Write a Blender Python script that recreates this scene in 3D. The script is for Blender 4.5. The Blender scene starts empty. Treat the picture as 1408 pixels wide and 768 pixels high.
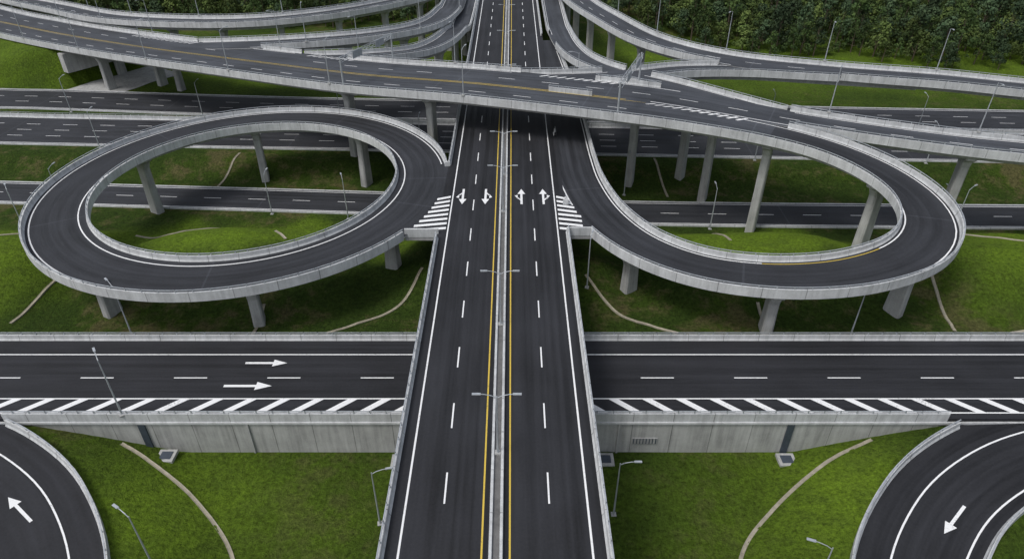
import bpy, math, random
import numpy as np
from mathutils import Vector
random.seed(7); rng=np.random.default_rng(7)
scene=bpy.context.scene
scene.view_settings.view_transform='Standard'
scene.view_settings.look='None'
scene.view_settings.exposure=0
COL=scene.collection

# ------------------------------------------------------------------ materials
def newmat(name):
    m=bpy.data.materials.new(name); m.use_nodes=True
    n=m.node_tree; n.nodes.clear()
    o=n.nodes.new('ShaderNodeOutputMaterial'); b=n.nodes.new('ShaderNodeBsdfPrincipled')
    n.links.new(b.outputs[0],o.inputs[0]); return m,n,b
def N(n,t,**k):
    x=n.nodes.new(t)
    for a,v in k.items(): setattr(x,a,v)
    return x
def noise(n,vec,scale,detail=4,rough=.6,mscale=None):
    if mscale is not None:
        mp=N(n,'ShaderNodeMapping'); mp.inputs['Scale'].default_value=mscale
        n.links.new(vec,mp.inputs['Vector']); vec=mp.outputs[0]
    t=N(n,'ShaderNodeTexNoise'); t.inputs['Scale'].default_value=scale
    t.inputs['Detail'].default_value=detail; t.inputs['Roughness'].default_value=rough
    n.links.new(vec,t.inputs['Vector']); return t.outputs['Fac']
def rng_map(n,v,a,b,c,d):
    m=N(n,'ShaderNodeMapRange'); m.inputs[1].default_value=a;m.inputs[2].default_value=b
    m.inputs[3].default_value=c;m.inputs[4].default_value=d; n.links.new(v,m.inputs[0]); return m.outputs[0]
def math_(n,op,a,b=None):
    m=N(n,'ShaderNodeMath',operation=op)
    for i,v in enumerate((a,b)):
        if v is None: continue
        if isinstance(v,(int,float)): m.inputs[i].default_value=v
        else: n.links.new(v,m.inputs[i])
    return m.outputs[0]
def mixc(n,f,a,b,blend='MIX'):
    m=N(n,'ShaderNodeMix',data_type='RGBA',blend_type=blend)
    for i,v in ((0,f),(6,a),(7,b)):
        if isinstance(v,(int,float)): m.inputs[i].default_value=v
        elif isinstance(v,tuple): m.inputs[i].default_value=(*v,1)
        else: n.links.new(v,m.inputs[i])
    return m.outputs[2]
def bump(n,b,h,strength,dist):
    k=N(n,'ShaderNodeBump'); k.inputs['Strength'].default_value=strength; k.inputs['Distance'].default_value=dist
    n.links.new(h,k.inputs['Height']); n.links.new(k.outputs[0],b.inputs['Normal'])

def asphalt(name,col,joint=0.0,jper=32.0):
    m,n,b=newmat(name)
    tc=N(n,'ShaderNodeTexCoord'); uv=tc.outputs['UV']; ob=tc.outputs['Object']
    streak=noise(n,uv,1.0,2,.55,(1.2,.010,1))
    streak2=noise(n,uv,1.0,3,.65,(.5,.06,1))
    patch=noise(n,ob,.07,3,.65); fine=noise(n,ob,3.5,3,.8)
    f=math_(n,'ADD',rng_map(n,streak,.3,.7,.58,1.36),rng_map(n,patch,.3,.7,-.20,.22))
    f=math_(n,'ADD',f,rng_map(n,streak2,.35,.7,-.14,.24))
    f=math_(n,'ADD',f,rng_map(n,fine,.3,.7,-.18,.18))
    sep=N(n,'ShaderNodeSeparateXYZ'); n.links.new(uv,sep.inputs[0])
    if joint>0:
        fr=math_(n,'MODULO',math_(n,'ADD',sep.outputs[1],1000.),jper)
        j=math_(n,'LESS_THAN',fr,.30); f=math_(n,'ADD',f,math_(n,'MULTIPLY',j,joint))
    vm=N(n,'ShaderNodeVectorMath',operation='SCALE'); vm.inputs[0].default_value=col; n.links.new(f,vm.inputs['Scale'])
    n.links.new(vm.outputs[0],b.inputs['Base Color'])
    n.links.new(rng_map(n,streak,.3,.7,.62,.85),b.inputs['Roughness'])
    b.inputs['Specular IOR Level'].default_value=.3
    return m
def concrete(name,col,joint=True,stain=1.0):
    m,n,b=newmat(name)
    tc=N(n,'ShaderNodeTexCoord'); uv=tc.outputs['UV']; ob=tc.outputs['Object']
    a=noise(n,ob,.35,4,.65); s=noise(n,ob,1.0,3,.6,(1.6,1.6,.12)); fi=noise(n,ob,6,2,.7)
    f=math_(n,'ADD',rng_map(n,a,.3,.7,.82,1.12),rng_map(n,s,.35,.7,.10*stain,-.20*stain))
    f=math_(n,'ADD',f,rng_map(n,fi,.3,.7,-.07,.07))
    if joint:
        sep=N(n,'ShaderNodeSeparateXYZ'); n.links.new(uv,sep.inputs[0])
        j=math_(n,'LESS_THAN',math_(n,'MODULO',math_(n,'ADD',sep.outputs[1],1000.),5.0),.10)
        f=math_(n,'SUBTRACT',f,math_(n,'MULTIPLY',j,.45))
    vm=N(n,'ShaderNodeVectorMath',operation='SCALE'); vm.inputs[0].default_value=col; n.links.new(f,vm.inputs['Scale'])
    n.links.new(vm.outputs[0],b.inputs['Base Color']); b.inputs['Roughness'].default_value=.85
    return m
def paint(name,col,under):
    m,n,b=newmat(name); ob=N(n,'ShaderNodeTexCoord').outputs['Object']
    w=noise(n,ob,3.5,3,.75); w2=noise(n,ob,.25,2,.5)
    f=rng_map(n,math_(n,'ADD',w,math_(n,'MULTIPLY',w2,.5)),.84,1.04,0,.75)
    n.links.new(mixc(n,f,col,under),b.inputs['Base Color']); b.inputs['Roughness'].default_value=.6; return m
def plain(name,col,rough=.5,metal=0.):
    m,n,b=newmat(name); ob=N(n,'ShaderNodeTexCoord').outputs['Object']
    f=rng_map(n,noise(n,ob,2.0,2),.3,.7,0,1)
    n.links.new(mixc(n,f,tuple(c*.85 for c in col),tuple(min(1,c*1.12) for c in col)),b.inputs['Base Color'])
    b.inputs['Roughness'].default_value=rough; b.inputs['Metallic'].default_value=metal; return m

M_ASP=asphalt('asphalt_dark',(.0195,.0205,.0245))
M_ASPL=asphalt('asphalt_viaduct',(.048,.053,.063),.35)
M_ASPB=asphalt('asphalt_loop',(.027,.029,.0345),.5,36)
M_CON=concrete('barrier_concrete',(.49,.505,.515),True,.8)
M_CONP=concrete('pier_concrete',(.38,.385,.38),False)
M_UND=concrete('girder_concrete',(.36,.365,.365),False)
M_WALL=concrete('wall_concrete',(.38,.385,.38),True,1.2)
M_WH=paint('white_road_paint',(.76,.77,.78),(.12,.12,.13))
M_YE=paint('yellow_road_paint',(.60,.43,.06),(.12,.10,.05))
M_ST=plain('galvanised_steel',(.42,.45,.48),.45,.3)
M_DST=plain('dark_steel',(.06,.075,.10),.5,.2)
M_LEN=plain('lamp_glass',(.75,.77,.8),.2)
M_GRAV=concrete('median_gravel',(.13,.13,.13),False)
M_DRAIN=concrete('drain_concrete',(.30,.275,.21),False)

# ------------------------------------------------------------------ mesh builder
class MB:
    def __init__(s,mats): s.v=[];s.f=[];s.m=[];s.uv=[];s.mats=mats
    def face(s,pts,mat,uvs=None):
        i=len(s.v); s.v.extend([tuple(p) for p in pts]); s.f.append(tuple(range(i,i+len(pts)))); s.m.append(s.mats.index(mat))
        s.uv.extend(uvs if uvs else [(p[0],p[1]) for p in pts])
    def box(s,c,ax,ay,az,mat):
        c=np.array(c,float);ax=np.array(ax,float);ay=np.array(ay,float);az=np.array(az,float)
        P=lambda a,b,d:tuple(c+a*ax+b*ay+d*az)
        for q in ([(-1,-1,-1),(-1,1,-1),(1,1,-1),(1,-1,-1)],[(-1,-1,1),(1,-1,1),(1,1,1),(-1,1,1)],
                  [(-1,-1,-1),(1,-1,-1),(1,-1,1),(-1,-1,1)],[(1,-1,-1),(1,1,-1),(1,1,1),(1,-1,1)],
                  [(1,1,-1),(-1,1,-1),(-1,1,1),(1,1,1)],[(-1,1,-1),(-1,-1,-1),(-1,-1,1),(-1,1,1)]):
            s.face([P(*t) for t in q],mat)
    def tube(s,p0,p1,r0,r1,mat,n=8):
        p0=Vector(p0);p1=Vector(p1);d=(p1-p0).normalized()
        a=d.orthogonal().normalized(); b=d.cross(a)
        r=[[p+(a*math.cos(t*2*math.pi/n)+b*math.sin(t*2*math.pi/n))*rr for t in range(n)] for p,rr in((p0,r0),(p1,r1))]
        for i in range(n):
            j=(i+1)%n; s.face([r[0][i],r[0][j],r[1][j],r[1][i]],mat)
        s.face(list(reversed(r[0])),mat); s.face(r[1],mat)
    def mesh(s,name):
        me=bpy.data.meshes.new(name); me.from_pydata(s.v,[],s.f)
        for m in s.mats: me.materials.append(m)
        me.polygons.foreach_set('material_index',s.m)
        u=me.uv_layers.new(name='UVMap'); u.data.foreach_set('uv',np.array(s.uv,dtype=np.float32).ravel())
        me.update(); return me
    def obj(s,name,parent=None):
        if not s.f: return None
        o=bpy.data.objects.new(name,s.mesh(name)); COL.objects.link(o); o.parent=parent; return o
def empty(name):
    o=bpy.data.objects.new(name,None); COL.objects.link(o); o.empty_display_size=.5; return o

# ------------------------------------------------------------------ road geometry
ROADS=[]
class Road:
    def __init__(s,name,pts,ds=1.5,kind='deck',**k):
        s.name=name; s.kind=kind; s.k=k
        P=np.array(pts,float)                       # x,y,z,halfwidth
        if len(P)>2:
            E=np.vstack([2*P[0]-P[1],P,2*P[-1]-P[-2]])
            if np.allclose(P[0],P[-1]): E[0]=P[-2];E[-1]=P[1]
            out=[]
            for i in range(1,len(E)-2):
                t=np.linspace(0,1,24,endpoint=False)[:,None]
                a,b,c,d=E[i-1],E[i],E[i+1],E[i+2]
                out.append(.5*((2*b)+(c-a)*t+(2*a-5*b+4*c-d)*t*t+(3*b-3*c+d-a)*t**3))
            Q=np.vstack(out+[P[-1:]])
        else: Q=P
        L=np.concatenate([[0],np.cumsum(np.hypot(*np.diff(Q[:,:2],axis=0).T))])
        n=max(2,int(L[-1]/ds)+1); s.s=np.linspace(0,L[-1],n); s.L=L[-1]
        s.Q=np.stack([np.interp(s.s,L,Q[:,j]) for j in range(4)],1)
        if 'zoff' in k: s.Q[:,2]+=k['zoff']
        T=np.gradient(s.Q[:,:2],axis=0)
        if len(P)>2 and np.allclose(P[0],P[-1]):
            T[0]=T[-1]=s.Q[1,:2]-s.Q[-2,:2]
        T/=np.linalg.norm(T,axis=1)[:,None]; s.T=T; s.Nn=np.stack([-T[:,1],T[:,0]],1)
        ROADS.append(s)
    def at(s,d,lat=0,dz=0):
        q=[np.interp(d,s.s,s.Q[:,j]) for j in range(4)]; nx=np.interp(d,s.s,s.Nn[:,0]); ny=np.interp(d,s.s,s.Nn[:,1])
        return (q[0]+nx*lat,q[1]+ny*lat,q[2]+dz)
    def hw(s,d): return np.interp(d,s.s,s.Q[:,3])
    def tan(s,d): return (np.interp(d,s.s,s.T[:,0]),np.interp(d,s.s,s.T[:,1]))
    def near(s,x,y):
        d=(s.Q[:,0]-x)**2+(s.Q[:,1]-y)**2; i=int(d.argmin()); return math.sqrt(d[i]),i
ZONES=[(-17.3,-10.9,91.5,116,14),(7.8,12.9,92.0,101,14)]
def blocked(road,x,y,z,margin):
    for a,b,c,d,zz in ZONES:
        if a<x<b and c<y<d and abs(zz-z)<1.5: return True
    for r in ROADS:
        if r is road or r.kind!=road.kind: continue
        d,i=r.near(x,y)
        if d<r.Q[i,3]-margin and abs(r.Q[i,2]-z)<1.6: return True
    return False

# main viaduct (road axis at x=-1.45)
XC=-1.45
MAIN=Road('main',[(XC,-120,14,10.3),(XC,450,14,10.3)],2.0)
CX,CY,RM=-46.2,109.3,30.2
RING=Road('ring',[(CX+RM*math.cos(a),CY+RM*math.sin(a),14,4.75) for a in np.linspace(0,-2*math.pi,25)],1.0,zoff=-.03)
B=Road('B',[(-330,345,9,5.1),(-200,250,10,5.1),(-152,216.2,12,5.1),(-107.7,187.1,15,5.1),(-65.5,162.4,18,5.1),(-35.1,145.8,20,5.1),(-7.6,136.2,21,5.1),
  (22.5,126.2,21,5.1),(36,121,20.8,4.9),(47,115.8,20.4,4.5),(55.5,110.3,19.7,4.3),(61.3,103.3,18.8,4.3),(63.8,95.5,17.8,4.3),(62.2,88,16.9,4.3),
  (56.5,82.1,16,4.3),(47,78.7,15.2,4.3),(36.5,78.6,14.6,4.3),(27,81.8,14.1,4.3),(19.5,88,14,4.3),(14.7,97,14,4.3),(12.2,108,14,4.3),(11.4,120,14,4.3),(11.2,150,14,4.0),(10,200,14,2.5)],1.0,zoff=-.03)
A=Road('A',[(-324,353,9,5.1),(-195,258.5,10,5.1),(-146.8,224.6,12,5.1),(-102.6,195.5,15,5.1),(-60.7,171,18,5.1),(-31.5,155,20,5.1),(-4.4,145.6,21,5.1),
  (25.5,135.6,21,5.1),(40,129,20.8,4.8),(53,122.6,20.4,4.4),(70,115.8,20,4.3),(88,111,19.5,4.3),(115,106.5,19,4.3),(160,103,18,4.3),(300,100,16,4.3)],1.5)
L1=Road('L1',[(-260,325,9,4.3),(-200,278,10.5,4.3),(-155,244,13.0,4.3),(-121.9,219,15.5,4.3),(-85,206,17.6,4.3),(-59,210,18.4,4.3),(-38,229,18,4.3),(-27,253,17,4.3),(-24,300,16,4.3),(-24,430,15,4.3)],1.5,zoff=-.05)
L2=Road('L2',[(-118,202,13.4,1.6),(-97,191.5,15.1,3.0),(-72,184,17.3,3.9),(-52.7,184,18.2,3.9),(-36.3,191,18,3.9),(-25,205,17,3.9),(-20.5,226,16,3.9),(-19.5,260,15,3.9),(-19.5,430,15,3.9)],1.5,zoff=-.07)
L3=Road('L3',[(-84,182,15.9,1.2),(-62,171.8,17.6,2.9),(-46,167.5,18.6,3.4),(-33,171,18.2,3.5),(-22.5,183,16.5,3.5),(-17,206,15,3.3),(-15.2,240,14,3.3),(-15,430,14,3.3)],1.5,zoff=-.09)
RB=Road('RB',[(17,430,15,4.5),(17.5,300,16,4.5),(20.5,238,18,4.5),(27.4,204,19,4.5),(36.7,180,19,4.5),(52,164.6,19,4.5),(74,155.7,19,4.5),(96,149.6,19,4.5),(116,144,18.5,4.5),(150,137,18,4.5),(300,120,15,4.5)],1.5)
RD=Road('RD',[(-16,149.5,20.1,1.3),(0,146.5,20.7,2.4),(15,147.0,20.5,3.4),(28,151.5,19.7,3.6),(40,156.5,19.2,3.6),(54,157.5,18.9,3.4),(70,154.5,18.8,2.8),(90,150,18.7,1.6)],1.5,zoff=-.06)
RC=Road('RC',[(13.6,430,14,3.4),(13.6,240,14.3,3.4),(14,205,15,3.4),(15.6,184,16,3.4),(18.6,166,18,3.4),(24.5,151,19.9,3.4),(34,140.3,20.65,3.2),(46,130.5,20.4,2.4),(56,123.5,20.0,1.4)],1.5,zoff=-.04)
CROSS=Road('cross',[(-450,67.8,6,7.8),(450,67.8,6,7.8)],3.0,kind='grade')
G1=Road('G1',[(-420,150,.4,4.6),(-160,134.5,.4,4.6),(-114,132.3,.4,4.6),(-27,127,.4,4.6),(22,123,.4,4.6),(104,121.2,.4,4.6),(200,121,.4,4.6),(420,124,.4,4.6)],2.0,kind='grade')
G2=Road('G2',[(-420,176,3,8.4),(-160,163,3,8.4),(-114,160.3,3,8.4),(-40,157,3,8.4),(22,154,3,8.4),(104,150.5,3,8.4),(180,148,3,8.4),(420,144,3,8.4)],2.0,kind='grade')
G3=Road('G3',[(-420,225,3,7),(-180,188,3,7),(-122,182,3,7),(-60,176.5,3,7),(0,173.5,3,7),(50,171,3,7),(110,167.5,3,7),(180,165,3,7),(420,160,3,7)],2.0,kind='grade')
RL=Road('RL',[(-46,-60,.5,5.75),(-43.5,10,2,5.75),(-43.6,26,3,5.75),(-46.2,38,3.8,5.75),(-52.8,47,4.4,5.75),(-60.5,52.6,5,5.75),(-69,56,5.5,5.75),(-82,59,5.85,5.5),(-100,61,5.95,5),(-150,62.5,5.95,4)],1.5,kind='grade',zoff=-.03)
RR=Road('RR',[(40,-60,.5,5.75),(36.8,10,2,5.75),(36.8,26,3,5.75),(39.5,38,3.8,5.75),(46.5,47.2,4.4,5.75),(55,53.2,5,5.75),(65,56.8,5.5,5.75),(80,59.3,5.85,5.5),(100,61,5.95,5),(150,62.5,5.95,4)],1.5,kind='grade',zoff=-.03)

# ------------------------------------------------------------------ terrain
BY=[-4000,60.3,60.7,76.3,79,82,88,95,103,110,116.5,131,136,143,148,190,6000]
BZ=[0,0,5.3,5.55,5.0,5.2,6.8,7.6,6.0,3.2,.25,.25,.8,2.7,2.8,2.8,2.8]
GR=[(G1,2.,9.),(G2,1.5,6.),(G3,1.5,6.)]
def T(x,y):
    x=np.atleast_1d(np.asarray(x,float)); y=np.atleast_1d(np.asarray(y,float))
    z=np.interp(y,BY,BZ)
    m=np.clip((y-80)/8,0,1)*np.clip((118-y)/10,0,1)
    z+=m*(1.5*np.exp(-((x+46)**2+(y-104)**2)/180)+1.4*np.exp(-((x-40)**2+(y-98)**2)/160)+2.2*np.exp(-((x-84)**2+(y-93)**2)/200)
          +2.2*np.exp(-((x+90)**2+(y-95)**2)/220)-2.4*np.exp(-((x+1.5)**2)/60)-2.2*np.exp(-((x+70)**2)/30)-2.2*np.exp(-((x-63)**2)/30)-2.2*np.exp(-((x+22)**2)/26)-2.2*np.exp(-((x-19)**2)/26))
    und=.28*np.sin(x*.11+1.3)*np.sin(y*.13+.5)+.16*np.sin(x*.31+y*.17)+.07*np.sin(x*.9+2*np.sin(y*.35))*np.sin(y*.8)
    z+=und*np.where((y>60)&(y<77),0,1)*np.clip(np.abs(y-60.5)/4,0,1)
    z+=np.clip((y-300)/900,0,1)*22*(1+.5*np.sin(x*.004+1))
    def dist(r):
        d=np.empty_like(x); idx=np.empty(len(x),int)
        for i in range(0,len(x),8000):
            D=(x[i:i+8000,None]-r.Q[None,:,0])**2+(y[i:i+8000,None]-r.Q[None,:,1])**2
            j=D.argmin(1); idx[i:i+8000]=j; d[i:i+8000]=np.sqrt(D[np.arange(len(j)),j])
        return d,r.Q[idx,2],r.Q[idx,3],idx
    for r in (B,A):          # highway embankment on the left
        d,rz,hw,idx=dist(r)
        e=rz-1.0-np.clip(d-7,0,99)*.55
        z=np.where(r.Q[idx,0]<-124,np.maximum(z,e),z)
    for r,a,b in GR:
        d,rz,hw,_=dist(r); f=np.clip((d-hw-a)/b,0,1); f=f*f*(3-2*f); z=(rz-.2)*(1-f)+z*f
    for r in (RL,RR):
        d,rz,hw,_=dist(r); e=rz-.2-np.clip(d-hw-.8,0,99)*.42
        z=np.where(y<60.4,np.where(d<hw+.8,rz-.2,np.maximum(z,e)),z)
    return z
def axis(lo,hi,step,far):
    c=list(np.arange(lo,hi+1e-6,step)); g=step; p=hi
    while p<far: g*=1.25; p+=g; c.append(p)
    g=step; p=lo; pre=[]
    while p>-far: g*=1.25; p-=g; pre.append(p)
    return np.array(pre[::-1]+c)
xs=axis(-130,130,1.15,5000)
ys=axis(28,215,1.15,5000)
ys=np.array(sorted([v for v in ys if not 59.6<v<61.4]+[59.7,60.3,60.7,61.3]))
X,Y=np.meshgrid(xs,ys); Z=T(X.ravel(),Y.ravel())
nx,ny=len(xs),len(ys)
me=bpy.data.meshes.new('ground')
idx=np.arange(nx*ny).reshape(ny,nx)
fc=np.stack([idx[:-1,:-1],idx[:-1,1:],idx[1:,1:],idx[1:,:-1]],-1).reshape(-1,4)
me.from_pydata(np.stack([X.ravel(),Y.ravel(),Z],1).tolist(),[],fc.tolist())
me.polygons.foreach_set('use_smooth',[True]*len(me.polygons))
# grass species / mowing mask (lush turf vs rough slope)
xr,yr=X.ravel(),Y.ravel()
wob=2.2*np.sin(xr*.21)+1.4*np.sin(xr*.53+1)
lush=np.exp(-(((xr+50)/34)**2+((yr+wob-107)/11.5)**2)**3)+np.exp(-(((xr-44)/30)**2+((yr+wob-104)/11)**2)**3)
lush+=.95*np.exp(-((np.abs(xr)-97)/24)**4)*np.exp(-((yr+wob-96)/16)**4)+.65*np.exp(-((yr-215)/30)**2)+.7*np.exp(-((np.abs(xr+1)-40)/9)**2)*np.exp(-((yr-50)/14)**2)+.25*np.exp(-((yr-48)/14)**4)
lush=np.clip(lush,0,1)
ca=me.color_attributes.new('turf','FLOAT_COLOR','POINT')
ca.data.foreach_set('color',np.stack([lush,lush,lush,np.ones_like(lush)],1).astype(np.float32).ravel())
m,n,b=newmat('grass_ground')
ob=N(n,'ShaderNodeTexCoord').outputs['Object']
at=N(n,'ShaderNodeAttribute',attribute_name='turf')
big=noise(n,ob,.05,4,.62); mid=noise(n,ob,.33,4,.7); fi=noise(n,ob,1.9,4,.85)
f=math_(n,'ADD',at.outputs['Fac'],rng_map(n,big,.35,.65,-.18,.22))
c=mixc(n,f,(.031,.056,.0085),(.125,.200,.016))
c=mixc(n,rng_map(n,mid,.42,.62,0,.6),c,mixc(n,f,(.045,.072,.012),(.085,.135,.016)))
brown=rng_map(n,math_(n,'ADD',big,math_(n,'MULTIPLY',mid,.9)),.96,1.12,0,.8)
brown=math_(n,'MULTIPLY',brown,rng_map(n,at.outputs['Fac'],0,.4,1,.05))
c=mixc(n,brown,c,(.105,.092,.042))
k=rng_map(n,fi,.3,.7,.35,1.6)
vm=N(n,'ShaderNodeVectorMath',operation='SCALE'); n.links.new(c,vm.inputs[0]); n.links.new(k,vm.inputs['Scale'])
n.links.new(vm.outputs[0],b.inputs['Base Color']); b.inputs['Roughness'].default_value=.95; b.inputs['Specular IOR Level'].default_value=.1
bump(n,b,fi,1.0,.5)
me.materials.append(m)
g=bpy.data.objects.new('ground',me); COL.objects.link(g)

# ------------------------------------------------------------------ road builders
def sweep(mb,r,prof,mat,mask=None,closed=False,latuv=False):
    q=prof+[prof[0]] if closed else prof
    pts=[]; u=[0]
    for a,bb in zip(q[:-1],q[1:]): u.append(u[-1]+math.hypot(bb[1]-a[1]+(bb[0]-a[0])*5,bb[2]-a[2]))
    rows=[]
    for k,off,dz in q:
        lat=k*r.Q[:,3]+off
        rows.append(np.stack([r.Q[:,0]+r.Nn[:,0]*lat,r.Q[:,1]+r.Nn[:,1]*lat,r.Q[:,2]+dz,lat],1))
    n_=len(r.s)
    for i in range(n_-1):
        if mask is not None and not(mask[i] and mask[i+1]): continue
        for j in range(len(q)-1):
            a,b_,c_,d_=rows[j][i],rows[j+1][i],rows[j+1][i+1],rows[j][i+1]
            if latuv: uv=[(a[3],r.s[i]),(b_[3],r.s[i]),(c_[3],r.s[i+1]),(d_[3],r.s[i+1])]
            else: uv=[(u[j],r.s[i]),(u[j+1],r.s[i]),(u[j+1],r.s[i+1]),(u[j],r.s[i+1])]
            mb.face([a[:3],b_[:3],c_[:3],d_[:3]],mat,uv)
def strip(mb,r,s0,s1,lat,w,mat,dz=.015):
    n_=max(1,int(abs(s1-s0)/1.5))
    for i in range(n_):
        a=s0+(s1-s0)*i/n_; b_=s0+(s1-s0)*(i+1)/n_
        la=lat(a) if callable(lat) else lat; lb=lat(b_) if callable(lat) else lat
        mb.face([r.at(a,la-w/2,dz),r.at(b_,lb-w/2,dz),r.at(b_,lb+w/2,dz),r.at(a,la+w/2,dz)],mat)
def line(mb,r,k,off,w,mat,style='solid',rg=None,check=True,per=9.6,dl=3.7,ph=0,margin=.4):
    a0,b0=rg if rg else (0,r.L)
    lat=lambda d:k*r.hw(d)+off
    if style=='solid':
        s=a0
        while s<b0-.01:
            e=min(s+1.5,b0); mdl=(s+e)/2; p=r.at(mdl,lat(mdl))
            if r.hw(mdl)>2.6 and (not check or not blocked(r,*p,margin)): 
                mb.face([r.at(s,lat(s)-w/2,.015),r.at(e,lat(e)-w/2,.015),r.at(e,lat(e)+w/2,.015),r.at(s,lat(s)+w/2,.015)],mat)
            s=e
    else:
        s=a0+ph
        while s<b0-dl:
            p=r.at(s+dl/2,lat(s))
            if not check or not blocked(r,*p,margin): strip(mb,r,s,s+dl,lat,w,mat)
            s+=per
def barrier(mb,r,sgn,h=.88,elev=True,rail=True,check=True,drop=.62):
    if check:
        mask=np.array([not blocked(r,*(r.Q[i,:2]+r.Nn[i]*sgn*r.Q[i,3]),r.Q[i,2],.1) for i in range(len(r.s))])
    else: mask=np.ones(len(r.s),bool)
    s=sgn; dr=-drop if elev else -.3
    sweep(mb,r,[(s,-s*.48,0.),(s,-s*.32,.28),(s,-s*.28,h),(s,s*.02,h),(s,s*.03,dr),(s,-s*.1,dr)],M_CON,mask)
    if rail:
        o=-s*.12
        sweep(mb,r,[(s,o-.05,h+.30),(s,o+.05,h+.30),(s,o+.05,h+.40),(s,o-.05,h+.40)],M_ST,mask,True)
        d=0.5
        while d<r.L-.5:
            i=int(d/r.L*(len(r.s)-1))
            if mask[i] and mask[min(i+1,len(mask)-1)]:
                t=r.tan(d); p=r.at(d,s*r.hw(d)+o,h+.2); mb.box(p,(t[0]*.06,t[1]*.06,0),(-t[1]*.06,t[0]*.06,0),(0,0,.2),M_ST)
            d+=2.0
    return mask
DM=[M_ASP,M_ASPL,M_ASPB,M_CON,M_UND,M_WH,M_YE,M_ST,M_GRAV]
def pier(parent,x,y,zt,zb,t,w=1.25,head=2.3,th=.75):
    mb=MB([M_CONP]); lat=np.array([-t[1],t[0],0]); lo=np.array([t[0],t[1],0])
    h=zt-zb
    lv=[(zb,w*1.12,th*1.1),(zb+h*.5,w,th),(zt-2.2,w*.97,th),(zt-1.0,w*1.35,th*1.05),(zt-.35,head,th*1.15),(zt,head,th*1.15)]
    rings=[]
    for z,a,b_ in lv:
        c_=.22; o=[(a,b_-c_),(a-c_,b_),(-a+c_,b_),(-a,b_-c_),(-a,-b_+c_),(-a+c_,-b_),(a-c_,-b_),(a,-b_+c_)]
        rings.append([np.array([x,y,z])+lat*p+lo*q for p,q in o])
    for r0,r1 in zip(rings[:-1],rings[1:]):
        for i in range(8):
            j=(i+1)%8; mb.face([r0[i],r0[j],r1[j],r1[i]],M_CONP)
    mb.face(rings[-1],M_CONP); mb.obj('pier',parent)
def piers(parent,r,step,start,lats=(0,),xr=(-1e9,1e9),yr=(-1e9,1e9),**k):
    d=start; last=-99
    while d<r.L:
        ok=False
        for sh in (0,2,-2,4,-4,6,-6,8):
            dd=d+sh
            if dd-last<step*.55 or dd<1 or dd>r.L or r.hw(dd)<2.9: continue
            good=True
            for la in lats:
                x,y,z=r.at(dd,la)
                if not(xr[0]<x<xr[1] and yr[0]<y<yr[1]): good=False;break
                for o in ROADS:
                    q=np.hypot(o.Q[:,0]-x,o.Q[:,1]-y)
                    if np.any((o.Q[:,2]<z-2.5)&(q<o.Q[:,3]+1.6)): good=False
                if not good: break
            if good: ok=True;break
        if ok:
            for la in lats:
                x,y,z=r.at(dd,la); pier(parent,x,y,z-1.72,float(T(x,y)[0])-.4,r.tan(dd),**k)
            last=dd
        d+=step
def deck(name,r,asp,lines,sides=(1,-1),rail=True,thick=1.75,asp2=None,m2=None):
    e=empty(name); mb=MB(DM); pr=[(-1,0,0),(-.5,0,0),(0,0,0),(.5,0,0),(1,0,0)]
    if asp2 is None: sweep(mb,r,pr,asp,latuv=True)
    else:
        i=int(m2); a=np.arange(len(r.s)); sweep(mb,r,pr,asp2,a<=i,latuv=True); sweep(mb,r,pr,asp,a>=i,latuv=True)
    mb.obj('road_surface',e)
    mb=MB(DM)
    sweep(mb,r,[(1,0,-.005),(1,0,-.38),(.72,0,-.75),(.6,0,-thick),(-.6,0,-thick),(-.72,0,-.75),(-1,0,-.38),(-1,0,-.005)],M_UND)
    mb.obj('girder',e)
    mb=MB(DM)
    for s in sides: barrier(mb,r,s,rail=rail)
    mb.obj('parapet',e)
    mb=MB(DM)
    for l in lines: line(mb,r,*l[0:4],**(l[4] if len(l)>4 else {}))
    mb.obj('lane_markings',e); return e

nl={'check':False}
E=deck('main_viaduct',MAIN,M_ASP,[
 (0,-1.25,.17,M_YE,nl),(0,1.25,.17,M_YE,nl),(0,8.6,.2,M_WH,nl),(0,-8.6,.2,M_WH,nl),
 (0,4.97,.17,M_WH,{'style':'dash','check':False,'ph':(120+43.2-1.85)%9.6}),(0,-4.97,.17,M_WH,{'style':'dash','check':False,'ph':(120+43.2-1.85)%9.6})])
mb=MB(DM)
for o in (-.48,.48):
    sweep(mb,MAIN,[(0,o-.17,0),(0,o-.12,.42),(0,o+.12,.42),(0,o+.17,0)],M_CON)
sweep(mb,MAIN,[(0,-.33,.12),(0,.33,.12)],M_GRAV)
mb.obj('median_kerb',E)
piers(E,MAIN,26,120-20,(-6,6),yr=(-60,420),w=1.1,head=1.9)
def poly(mb,r,cx,cy,head,pts,mat=M_WH,sc=1.,dz=.02):
    c_,s_=math.cos(head),math.sin(head); out=[]
    for a,b_ in pts:
        x=cx+(a*c_-b_*s_)*sc; y=cy+(a*s_+b_*c_)*sc; d,i=r.near(x,y)
        zz=np.interp(r.s[i]+(x-r.Q[i,0])*r.T[i,0]+(y-r.Q[i,1])*r.T[i,1],r.s,r.Q[:,2]); out.append((x,y,zz+dz))
    mb.face(out,mat)
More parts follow.
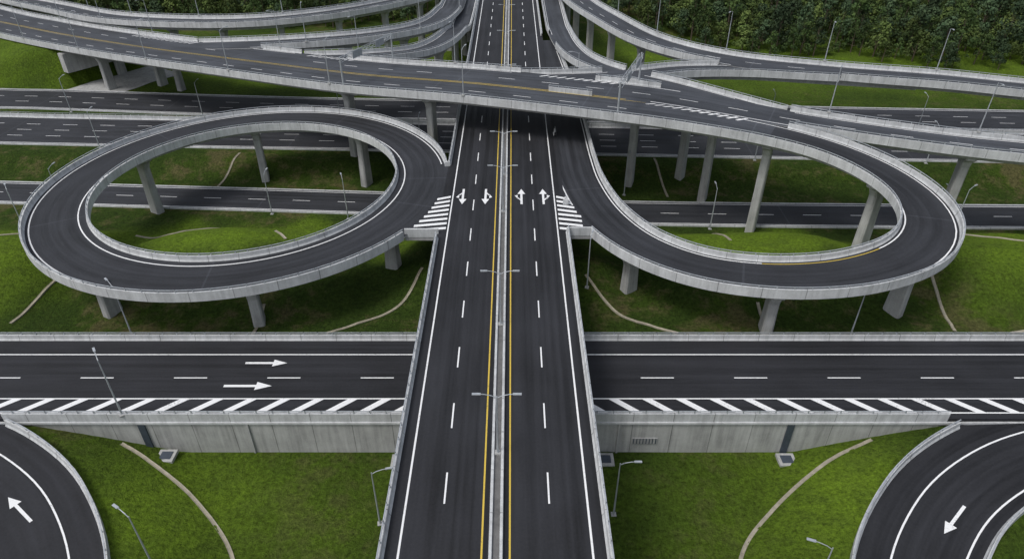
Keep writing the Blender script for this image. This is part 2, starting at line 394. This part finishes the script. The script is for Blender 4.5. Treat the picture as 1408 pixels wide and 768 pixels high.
def arrow(mb,r,cx,cy,head,sc=1.,kind='s',w=.16):
    poly(mb,r,cx,cy,head,[(-3,-w),(1,-w),(1,w),(-3,w)],sc=sc)
    poly(mb,r,cx,cy,head,[(1,-w*3.6),(3,0),(1,w*3.6)],sc=sc)
    if kind in 'lr':
        s=1 if kind=='l' else -1
        a=[(-1.6,w*s),(-.6,.75*s),(-.2,.75*s),(-1.0,w*s)]; h=[(-1.0,.65*s),(.6,.7*s),(.3,1.25*s)]
        if s<0: a=a[::-1];h=h[::-1]
        poly(mb,r,cx,cy,head,a,sc=sc); poly(mb,r,cx,cy,head,h,sc=sc)
mb=MB(DM)
up=math.pi/2
for x,hd,kd in ((-8.35,-up,'r'),(-4.5,-up,'l'),(1.6,up,'l'),(5.3,up,'r')):
    arrow(mb,MAIN,x,103.8,hd,.92,kd,.2)
mb.obj('lane_arrows',E)
# gore infill decks between loops and viaduct
def gore(parent,ring_pts,xin,z,name='gore_slab'):
    mb=MB(DM)
    for (xa,ya),(xb,yb) in zip(ring_pts[:-1],ring_pts[1:]):
        mb.face([(xa,ya,z),(xin,ya,z),(xin,yb,z),(xb,yb,z)],M_ASPB,[(xa,ya),(xin,ya),(xin,yb),(xb,yb)])
        mb.face([(xa,ya,z-1.2),(xin,ya,z-1.2),(xin,yb,z-1.2),(xb,yb,z-1.2)],M_UND)
    x0,y0=ring_pts[0]; x1,y1=ring_pts[-1]
    for xx,yy,sg in ((x0,y0,-1),(x1,y1,1)):
        xm=(xx+xin)/2; hx=abs(xx-xin)/2
        mb.box((xm,yy,z+.16),(hx,0,0),(0,.16,0),(0,0,.73),M_CON)
        mb.box((xm,yy,z-.9),(hx,0,0),(0,.12,0),(0,0,.25),M_UND)
    mb.obj(name,parent)
gore(E,[(CX+math.sqrt(34.9**2-(y-CY)**2)-.5,y) for y in np.linspace(91.5,116,14)],-11.4,13.94)
def bouter(y):
    best=None
    for sg in (1,-1):
        e_=B.Q[:,:2]+B.Nn*sg*B.Q[:,3:4]
        k=[i for i in range(len(B.s)) if B.s[i]>B.L*.6 and B.Q[i,0]<26 and B.Q[i,1]<112]
        j=min(k,key=lambda i:abs(e_[i,1]-y)); v=e_[j,0]
        best=v if best is None else min(best,v)
    return best
gore(E,[(max(bouter(y),8.7)+.35,y) for y in np.linspace(92.0,101,8)],8.5,13.93)
mb=MB(DM)
for i in range(8):
    y=92.8+i*1.5; xr_=CX+math.sqrt(34.8**2-(y-CY)**2)
    mb.face([(xr_-.7,y-.9,14.03),(-10.4,y,14.03),(-10.4,y+.7,14.03),(xr_-.7,y-.2,14.03)],M_WH)
    xe=min(max(bouter(y)+1.0,9.3),11.2)
    mb.face([(7.5,y,14.03),(xe,y-.8,14.03),(xe,y-.1,14.03),(7.5,y+.7,14.03)],M_WH)
mb.obj('gore_hatching',E)

E=deck('loop_ramp',RING,M_ASPB,[(1,-1.0,.2,M_WH),(-1,1.6,.2,M_WH)])
piers(E,RING,23.7,15,(0,),w=1.15,head=2.4)
sl=[B.s[i] for i in range(len(B.s)) if B.Q[i,0]>55 and B.Q[i,1]<100][0]
i40=[i for i in range(len(B.s)) if B.Q[i,0]>46][0]
s20=[B.s[i] for i in range(len(B.s)) if B.Q[i,0]>24][0]
E=deck('elevated_highway',B,M_ASPB,[(1,-.35,.18,M_YE,{'rg':(0,sl-48),'check':False}),(1,-.9,.2,M_WH,{'rg':(sl-40,B.L-60)}),(-1,.9,.2,M_WH,{'rg':(0,sl)}),
   (-1,.9,.2,M_WH,{'rg':(sl,sl+22)}),(-1,.95,.14,M_YE,{'rg':(sl+22,sl+42)}),(-1,.9,.2,M_WH,{'rg':(sl+42,B.L)}),
   (0,0.2,.16,M_WH,{'style':'dash','rg':(0,sl-45)})],asp2=M_ASPL,m2=i40)
mb=MB(DM)
def chev(r,s0,n_,step,l0,l1,w=.6,sk=1.6):
    for i in range(n_):
        d=s0+i*step; a,b_=l0(i),l1(i)
        mb.face([r.at(d,a,.05),r.at(d+w,a,.05),r.at(d+sk+w,b_,.05),r.at(d+sk,b_,.05)],M_WH)
chev(B,s20,11,1.7,lambda i:4.9-.12*i-1.0,lambda i:4.7-.02*i)
chev(A,float(A.s[np.argmin(abs(A.Q[:,0]+52))]),8,1.9,lambda i:3.2,lambda i:4.5)
chev(A,float(A.s[np.argmin(abs(A.Q[:,0]+112))]),14,2.0,lambda i:2.2,lambda i:4.4)
chev(A,float(A.s[np.argmin(abs(A.Q[:,0]-5))]),9,1.9,lambda i:3.2,lambda i:4.5)
mb.obj('gore_hatching',E)
s37=[B.s[i] for i in range(len(B.s)) if B.s[i]>sl and B.Q[i,0]<38][0]
piers(E,B,22,s37%22,(0,),w=1.2,head=2.6,xr=(-122,400))
E=deck('elevated_highway',A,M_ASPL,[(-1,.45,.16,M_YE,{'rg':(0,sl-55),'check':False}),(1,-.9,.2,M_WH),(-1,.9,.2,M_WH,{'rg':(sl-50,A.L)}),(0,-.2,.16,M_WH,{'style':'dash'})])
piers(E,A,20,14,(0,),w=1.2,head=2.6,xr=(-122,260))
for r in (L1,L2,L3,RB,RC,RD):
    E=deck('ramp_viaduct',r,M_ASPL,[(1,-.8,.18,M_WH),(-1,.8,.18,M_WH)]+([(0,0,.15,M_WH,{'style':'dash'})] if r in (L1,RB) else []))
    piers(E,r,17,10,(0,),w=.95,head=2.0,xr=(-150,260),yr=(-99,400))

# at-grade roads
def grade(name,r,asp,lines,kerbs=(1,-1),bar=()):
    e=empty(name); mb=MB(DM)
    sweep(mb,r,[(-1,0,-.35),(-1,0,0),(-.5,0,0),(0,0,0),(.5,0,0),(1,0,0),(1,0,-.35)],asp,latuv=True); mb.obj('road_surface',e)
    mb=MB(DM)
    for s in kerbs:
        mask=np.array([not blocked(r,*(r.Q[i,:2]+r.Nn[i]*s*r.Q[i,3]),r.Q[i,2],.1) for i in range(len(r.s))])
        sweep(mb,r,[(s,-s*.02,-.2),(s,-s*.0,.14),(s,s*.35,.14),(s,s*.38,-.5)],M_CON,mask)
    for s in bar: barrier(mb,r,s,h=.85,elev=True,drop=.5)
    mb.obj('kerb',e); mb=MB(DM)
    for l in lines: line(mb,r,*l[0:4],**(l[4] if len(l)>4 else {}))
    mb.obj('lane_markings',e); return e
EC=grade('cross_road',CROSS,M_ASP,[(0,4.35,.2,M_WH,nl),(0,-4.25,.2,M_WH,nl),(0,-6.75,.2,M_WH,nl),
   (0,-.35,.17,M_WH,{'style':'dash','per':12.4,'dl':4.4,'ph':(450-17.9-2.2)%12.4,'check':False})],(),(1,-1))
mb=MB(DM)
for i in range(-34,34):
    if i<0: x=-13.2+4.3*i+4.3; a=(x-1.3,61.15);b_=(x+1.4,63.45)
    else: x=10+4.3*i; a=(x+1.4,61.15);b_=(x-1.3,63.45)
    w=.62
    mb.face([(a[0]-w,a[1],6.015),(a[0]+w,a[1],6.015),(b_[0]+w,b_[1],6.015),(b_[0]-w,b_[1],6.015)],M_WH)
mb.obj('shoulder_hatching',EC)
mb=MB(DM); arrow(mb,CROSS,-33.5,70.4,0,.95,'s',.2); arrow(mb,CROSS,-34.6,65.9,0,1.05,'s',.2); mb.obj('lane_arrows',EC)
grade('service_road',G1,M_ASPB,[(1,-.5,.18,M_WH),(-1,.5,.18,M_WH),(0,0,.15,M_WH,{'style':'dash'})])
grade('highway',G2,M_ASPB,[(1,-.7,.18,M_WH),(-1,.7,.18,M_WH),(0,3.6,.15,M_WH,{'style':'dash'}),(0,0,.15,M_WH,{'style':'dash'}),(0,-3.6,.15,M_WH,{'style':'dash'})],(-1,),(1,))
grade('highway',G3,M_ASPB,[(1,-.7,.18,M_WH),(-1,.7,.18,M_WH),(0,2,.15,M_WH,{'style':'dash'}),(0,-2,.15,M_WH,{'style':'dash'})],(1,-1))
for r in (RL,RR):
    inner=-1 if r is RL else 1
    e=grade('curved_ramp',r,M_ASP,[(inner,-inner*3.6,.2,M_WH),(-inner,inner*1.7,.2,M_WH)],(),(1,-1))
    mb=MB(DM)
    if r is RL: arrow(mb,r,-54.4,47.9,math.atan2(3.8,-5.4),.85,'s',.2)
    else: arrow(mb,r,48.2,46.6,math.atan2(-3.9,-4.6),.85,'s',.2)
    mb.obj('lane_arrows',e)

# retaining wall
W=[M_WALL,M_CON,M_DST,M_UND]
e=empty('retaining_wall'); mb=MB(W)
x=-110
while x<110:
    zb=-1; mb.face([(x,60.0,zb),(x+5,60.0,zb),(x+5,60.0,5.45),(x,60.0,5.45)],M_WALL,[(0,x),(0,x+5),(6,x+5),(6,x)])
    x+=5
mb.box((0,60.02,5.36),(110,0,0),(0,.22,0),(0,0,.16),M_CON)
mb.obj('wall_face',e)
mb=MB(W)
for x in (-46.2,-13.6,-33.,34.8,13.4):
    big=x in(-46.2,34.8)
    mb.box((x,59.9,2.6),(.42 if big else .12,0,0),(0,.10,0),(0,0,2.55),M_DST if big else M_UND)
mb.box((16.8,59.93,2.2),(1.6,0,0),(0,.06,0),(0,0,.5),M_UND)
for i in range(8): mb.box((15.4+i*.4,59.86,2.2),(.06,0,0),(0,.03,0),(0,0,.45),M_DST)
mb.obj('downpipes',e)
for x in (-43.6,34.8,-14.2,11.8):
    mb=MB([M_CONP,M_DST]); zz=float(T(x,58.4)[0])
    mb.box((x,58.5,zz+.05),(1.1,0,0),(0,1.0,0),(0,0,.22),M_CONP); mb.box((x,58.5,zz+.3),(.7,0,0),(0,.6,0),(0,0,.04),M_DST); mb.obj('drain_inlet')

# drains draped on the ground
def drain(pts,w=.22):
    r=Road('tmp',[(p[0],p[1],0,w) for p in pts],.8,kind='drain'); ROADS.remove(r)
    mb=MB([M_DRAIN])
    L=[np.array([r.Q[:,0]+r.Nn[:,0]*o,r.Q[:,1]+r.Nn[:,1]*o]).T for o in (-w,-w*.45,w*.45,w)]
    zs=T(r.Q[:,0],r.Q[:,1])
    for i in range(len(r.s)-1):
        for j in range(3):
            dz=[.14,.14,.14,.14]; dz[1]=dz[2]=.08
            mb.face([(*L[j][i],zs[i]+dz[j]),(*L[j+1][i],zs[i]+dz[j+1]),(*L[j+1][i+1],zs[i+1]+dz[j+1]),(*L[j][i+1],zs[i+1]+dz[j])],M_DRAIN)
        for j in (0,3):
            mb.face([(*L[j][i],zs[i]-.3),(*L[j][i+1],zs[i+1]-.3),(*L[j][i+1],zs[i+1]+.14),(*L[j][i],zs[i]+.14)],M_DRAIN)
    mb.obj('drainage_channel')
for p in ([(-49.2,59.3),(-45.5,57.4),(-37.7,52.2),(-30.8,44.7),(-27.5,34)],[(45.2,59.4),(38.6,56.6),(30.4,50.6),(25.2,44.7),(22,34)],
  [(-73,92.8),(-74.5,80)],[(67.7,91.7),(65.1,78.5)],[(-37.9,84),(-37.5,77)],[(37.5,84),(37.3,77)],
  [(-14.6,92.8),(-17.5,84),(-27,77.5)],[(11.8,90.8),(16.1,83),(24,77)],[(-72,112.5),(-62.4,109)],[(-62.4,109),(-56.5,115)],[(-42.3,105.5),(-39,101)],
  [(36.6,110),(37.3,99.8)],[(-63,147),(-64.5,135)],[(32.4,144),(33.2,130)],[(78,104),(92,93)],[(-84,104),(-98,92)],[(73,78),(90,82),(110,92)],[(-80,78),(-95,82),(-112,92)]):
    drain(p)

# ------------------------------------------------------------------ lamps
def lamp_mesh(double,h):
    mb=MB([M_ST,M_LEN,M_CONP])
    mb.box((0,0,.1),(.3,0,0),(0,.3,0),(0,0,.12),M_CONP)
    mb.tube((0,0,0),(0,0,h),.12,.06,M_ST)
    for s in ((1,-1) if double else (1,)):
        a=Vector((0,0,h-.25)); 
        for p in ((.5*s,0,h+.05),(1.2*s,0,h+.22),(1.6*s,0,h+.25)):
            mb.tube(a,p,.05,.04,M_ST,6); a=Vector(p)
        mb.box((1.95*s,0,h+.26),(.42,0,0),(0,.13,0),(0,0,.05),M_ST); mb.box((1.98*s,0,h+.195),(.34,0,0),(0,.10,0),(0,0,.015),M_LEN)
    return mb.mesh('street_lamp')
LD=lamp_mesh(True,8); LS=lamp_mesh(False,9)
def lamp(x,y,z,rot=0,double=False):
    o=bpy.data.objects.new('street_lamp',LD if double else LS); COL.objects.link(o); o.location=(x,y,z); o.rotation_euler=(0,0,rot)
for y in (20,47.4,68.5,98.2,112,150,178,206,236,268): lamp(XC,y,14.1,0,True)
def gl(x,y,rot): lamp(x,y,float(T(x,y)[0])-.1,rot)
gl(-55,77,2.4); gl(49,77,.6); lamp(-48.1,60.1,6.5,2.2); gl(-15.3,49.4,.2); gl(11.9,50.5,0); gl(-37.5,42,2.6); gl(30,38.5,2.8)
gl(-84,102,2.2); gl(79,106,.6); gl(-33,120.5,1.9); gl(24,131,1.2); gl(11.8,88,1.3)
def roadlamps(r,step,side,start=8,xr=(-200,220),yr=(100,330)):
    d=start
    while d<r.L-4:
        p=r.at(d,side*(r.hw(d)-.12),.85); t=r.tan(d)
        if xr[0]<p[0]<xr[1] and yr[0]<p[1]<yr[1] and not blocked(r,*p,.3):
            lamp(*p,math.atan2(-side*t[0],side*t[1]))
        d+=step
roadlamps(A,26,1); roadlamps(B,30,-1,start=25,yr=(128,330)); roadlamps(RB,24,1); roadlamps(L1,28,1); roadlamps(L2,30,-1)
for r,st in ((G2,38),(G3,36),(G1,44)):
    d=20
    while d<r.L:
        p=r.at(d,-(r.hw(d)+1.2)); t=r.tan(d)
        if -130<p[0]<150: gl(p[0],p[1],math.atan2(t[0],-t[1]))
        d+=st

# sign gantries (seen from behind: bare lattice and grey panel backs)
M_SGN=plain('sign_back',(.36,.39,.42),.5,.2)
def gantry(s,r1,lat0,lat1,flip=1):
    mb=MB([M_ST,M_SGN]); a=np.array(r1.at(s,lat0)); b_=np.array(r1.at(s,lat1)); t=np.array([*r1.tan(s),0])
    ac=(b_-a); L_=np.linalg.norm(ac[:2]); u=ac/np.linalg.norm(ac)
    for p in (a,b_): mb.tube(tuple(p),tuple(p+np.array([0,0,6.6])),.2,.16,M_ST)
    for dz in (5.6,6.4):
        for o in (-.35,.35): mb.tube(tuple(a+t*o+[0,0,dz]),tuple(b_+t*o+[0,0,dz]),.06,.06,M_ST,6)
    n_=int(L_/1.2)
    for i in range(n_):
        p=a+ac*i/n_; q=a+ac*(i+1)/n_
        for o in (-.35,.35): mb.tube(tuple(p+t*o+[0,0,5.6 if i%2 else 6.4]),tuple(q+t*o+[0,0,6.4 if i%2 else 5.6]),.04,.04,M_ST,4)
    for f in (.28,.72):
        c_=a+ac*f+t*.5*flip+np.array([0,0,6.0]); mb.box(c_,u*1.7,t*.04,(0,0,.75),M_SGN)
        for q in (-1,0,1): mb.box(c_-t*.08*flip+u*q*1.2,u*.05,t*.04,(0,0,.85),M_ST)
    mb.obj('sign_gantry')
def s_at_x(r,x): return float(r.s[np.argmin(np.abs(r.Q[:,0]-x)+(r.Q[:,1]<100)*999)])
gantry(s_at_x(A,-30),A,5,-14.8,1); gantry(s_at_x(A,24),A,5,-14.6,1)

# abutment under the left end of the elevated highway
mb=MB([M_CONP,M_DRAIN]); i0=int(np.argmin(np.abs(B.Q[:,0]+123)))
p=B.Q[i0]; t=B.T[i0]; nn=B.Nn[i0]
c0=np.array([p[0]+nn[0]*4.9,p[1]+nn[1]*4.9,p[2]-4.2]); mb.box(c0,(t[0]*1.2,t[1]*1.2,0),(nn[0]*10.2,nn[1]*10.2,0),(0,0,2.6),M_CONP)
for i in range(14):
    for j in range(16):
        q=[]
        for a,b_ in ((i,j),(i+1,j),(i+1,j+1),(i,j+1)):
            xy=c0[:2]+t*(1+a*1.1)+nn*(-14+b_*1.75); q.append(xy)
        zz=T([v[0] for v in q],[v[1] for v in q])
        mb.face([(v[0],v[1],z_+.12) for v,z_ in zip(q,zz)],M_CONP)
mb.obj('bridge_abutment')

# ------------------------------------------------------------------ forest
def leafmat(name,a,b_):
    m,n,bs=newmat(name); oi=N(n,'ShaderNodeObjectInfo'); ob=N(n,'ShaderNodeTexCoord').outputs['Object']
    f=rng_map(n,noise(n,ob,.5,1),.35,.65,0,1); c=mixc(n,f,a,b_)
    k=rng_map(n,oi.outputs['Random'],0,1,.45,1.35)
    vm=N(n,'ShaderNodeVectorMath',operation='SCALE'); n.links.new(c,vm.inputs[0]); n.links.new(k,vm.inputs['Scale'])
    n.links.new(vm.outputs[0],bs.inputs['Base Color']); bs.inputs['Roughness'].default_value=.8; bs.inputs['Specular IOR Level'].default_value=.15; return m
LM=[leafmat('foliage_dark',(.036,.066,.022),(.07,.108,.032)),leafmat('foliage_light',(.06,.093,.026),(.105,.142,.04)),leafmat('foliage_blue',(.038,.068,.034),(.066,.10,.048))]
M_BARK=plain('bark',(.09,.07,.05),.9)
def tree_mesh(k):
    rr=random.Random(k); lm=LM[k%3]; mb=MB([M_BARK,lm]); h=rr.uniform(8,12.5); cr=rr.uniform(3.0,4.2)
    mb.tube((0,0,-.5),(0,0,h*.8),.24,.06,M_BARK,6); cl=[]
    for i in range(rr.randint(13,18)):
        a=rr.uniform(0,6.283); f=rr.uniform(.28,1); z=h*f; rad=cr*math.sin(min(1,(1.08-f)/.75)*math.pi/2)*rr.uniform(.4,1)
        c=(math.cos(a)*rad,math.sin(a)*rad,z); cl.append((c,rr.uniform(.95,1.7)))
        if i<6: mb.tube((0,0,z*.65),c,.09,.03,M_BARK,4)
    cl.append(((0,0,h),1.1))
    for c,s in cl:
        for j in range(36):
            v=Vector((rr.gauss(0,1),rr.gauss(0,1),rr.gauss(0,.8))); v.normalize(); v*=s*rr.uniform(.6,1.08)
            nn=(v.normalized()+Vector((rr.gauss(0,.4),rr.gauss(0,.4),rr.gauss(0,.4)+.25))).normalized()
            a=nn.orthogonal().normalized(); b2=nn.cross(a); an=rr.uniform(0,3.14); a,b2=a*math.cos(an)+b2*math.sin(an),b2*math.cos(an)-a*math.sin(an)
            q=rr.uniform(.25,.5); o=Vector(c)+v
            mb.face([o-a*q,o-b2*q*.65,o+a*q,o+b2*q*.65],lm)
    return mb.mesh('tree')
TM=[tree_mesh(k) for k in range(9)]
F=empty('forest')
def plant(x,y,s):
    o=bpy.data.objects.new('tree',random.choice(TM)); COL.objects.link(o); o.parent=F
    o.location=(x,y,float(np.interp(y,BY,BZ))+max(0,(y-300)/900)*22); o.rotation_euler=(random.gauss(0,.04),random.gauss(0,.04),random.uniform(0,6.28)); o.scale=(s*random.uniform(.85,1.2),s*random.uniform(.85,1.2),s*random.uniform(.75,1.25))
def okp(x,y):
    for r in ROADS:
        d,i=r.near(x,y)
        if d<r.Q[i,3]+4: return False
    return True
def rfront(x): return np.interp(x,[30,45,60,160,300],[300,258,231,209,201])+5*math.sin(x*.13)+3*math.sin(x*.37)
x=32.
while x<330:
    y=rfront(x)
    while y<340:
        px,py=x+random.uniform(-2.6,2.6),y+random.uniform(-2.6,2.6)
        if random.random()<.95 and okp(px,py): plant(px,py,random.uniform(.6,1.25)*(.7 if y<rfront(x)+4 else 1))
        y+=5.0
    x+=5.0
x=-320.
while x<-32:
    y=262+4*math.sin(x*.1)+max(0,(-x-180)*.5)
    while y<350:
        px,py=x+random.uniform(-2.6,2.6),y+random.uniform(-2.6,2.6)
        if okp(px,py): plant(px,py,random.uniform(.6,1.2))
        y+=5.2
    x+=5.2

# ------------------------------------------------------------------ light, sky, camera
S=Vector((-.42,-.30,.86)).normalized()
w=bpy.data.worlds.new('World'); scene.world=w; w.use_nodes=True; nt=w.node_tree
bg=nt.nodes['Background']; sk=nt.nodes.new('ShaderNodeTexSky'); sk.sky_type='NISHITA'; sk.sun_disc=False
sk.sun_elevation=math.asin(S.z); sk.sun_rotation=math.atan2(S.x,S.y); sk.air_density=1.2; sk.dust_density=4
hs=nt.nodes.new('ShaderNodeHueSaturation'); hs.inputs['Saturation'].default_value=.5
nt.links.new(sk.outputs[0],hs.inputs['Color']); nt.links.new(hs.outputs[0],bg.inputs[0]); bg.inputs[1].default_value=.135
ld=bpy.data.lights.new('sun','SUN'); ld.energy=1.45; ld.angle=math.radians(16); ld.color=(1,.975,.94)
lo=bpy.data.objects.new('sun',ld); COL.objects.link(lo); lo.rotation_euler=(-S).to_track_quat('-Z','Y').to_euler(); lo.location=(0,0,200)
cd=bpy.data.cameras.new('camera'); cd.lens=24; cd.sensor_width=36; cd.clip_end=9000; cd.clip_start=.5
co=bpy.data.objects.new('camera',cd); COL.objects.link(co); co.location=(0,0,68); co.rotation_euler=(math.radians(90-34.4),0,0)
scene.camera=co
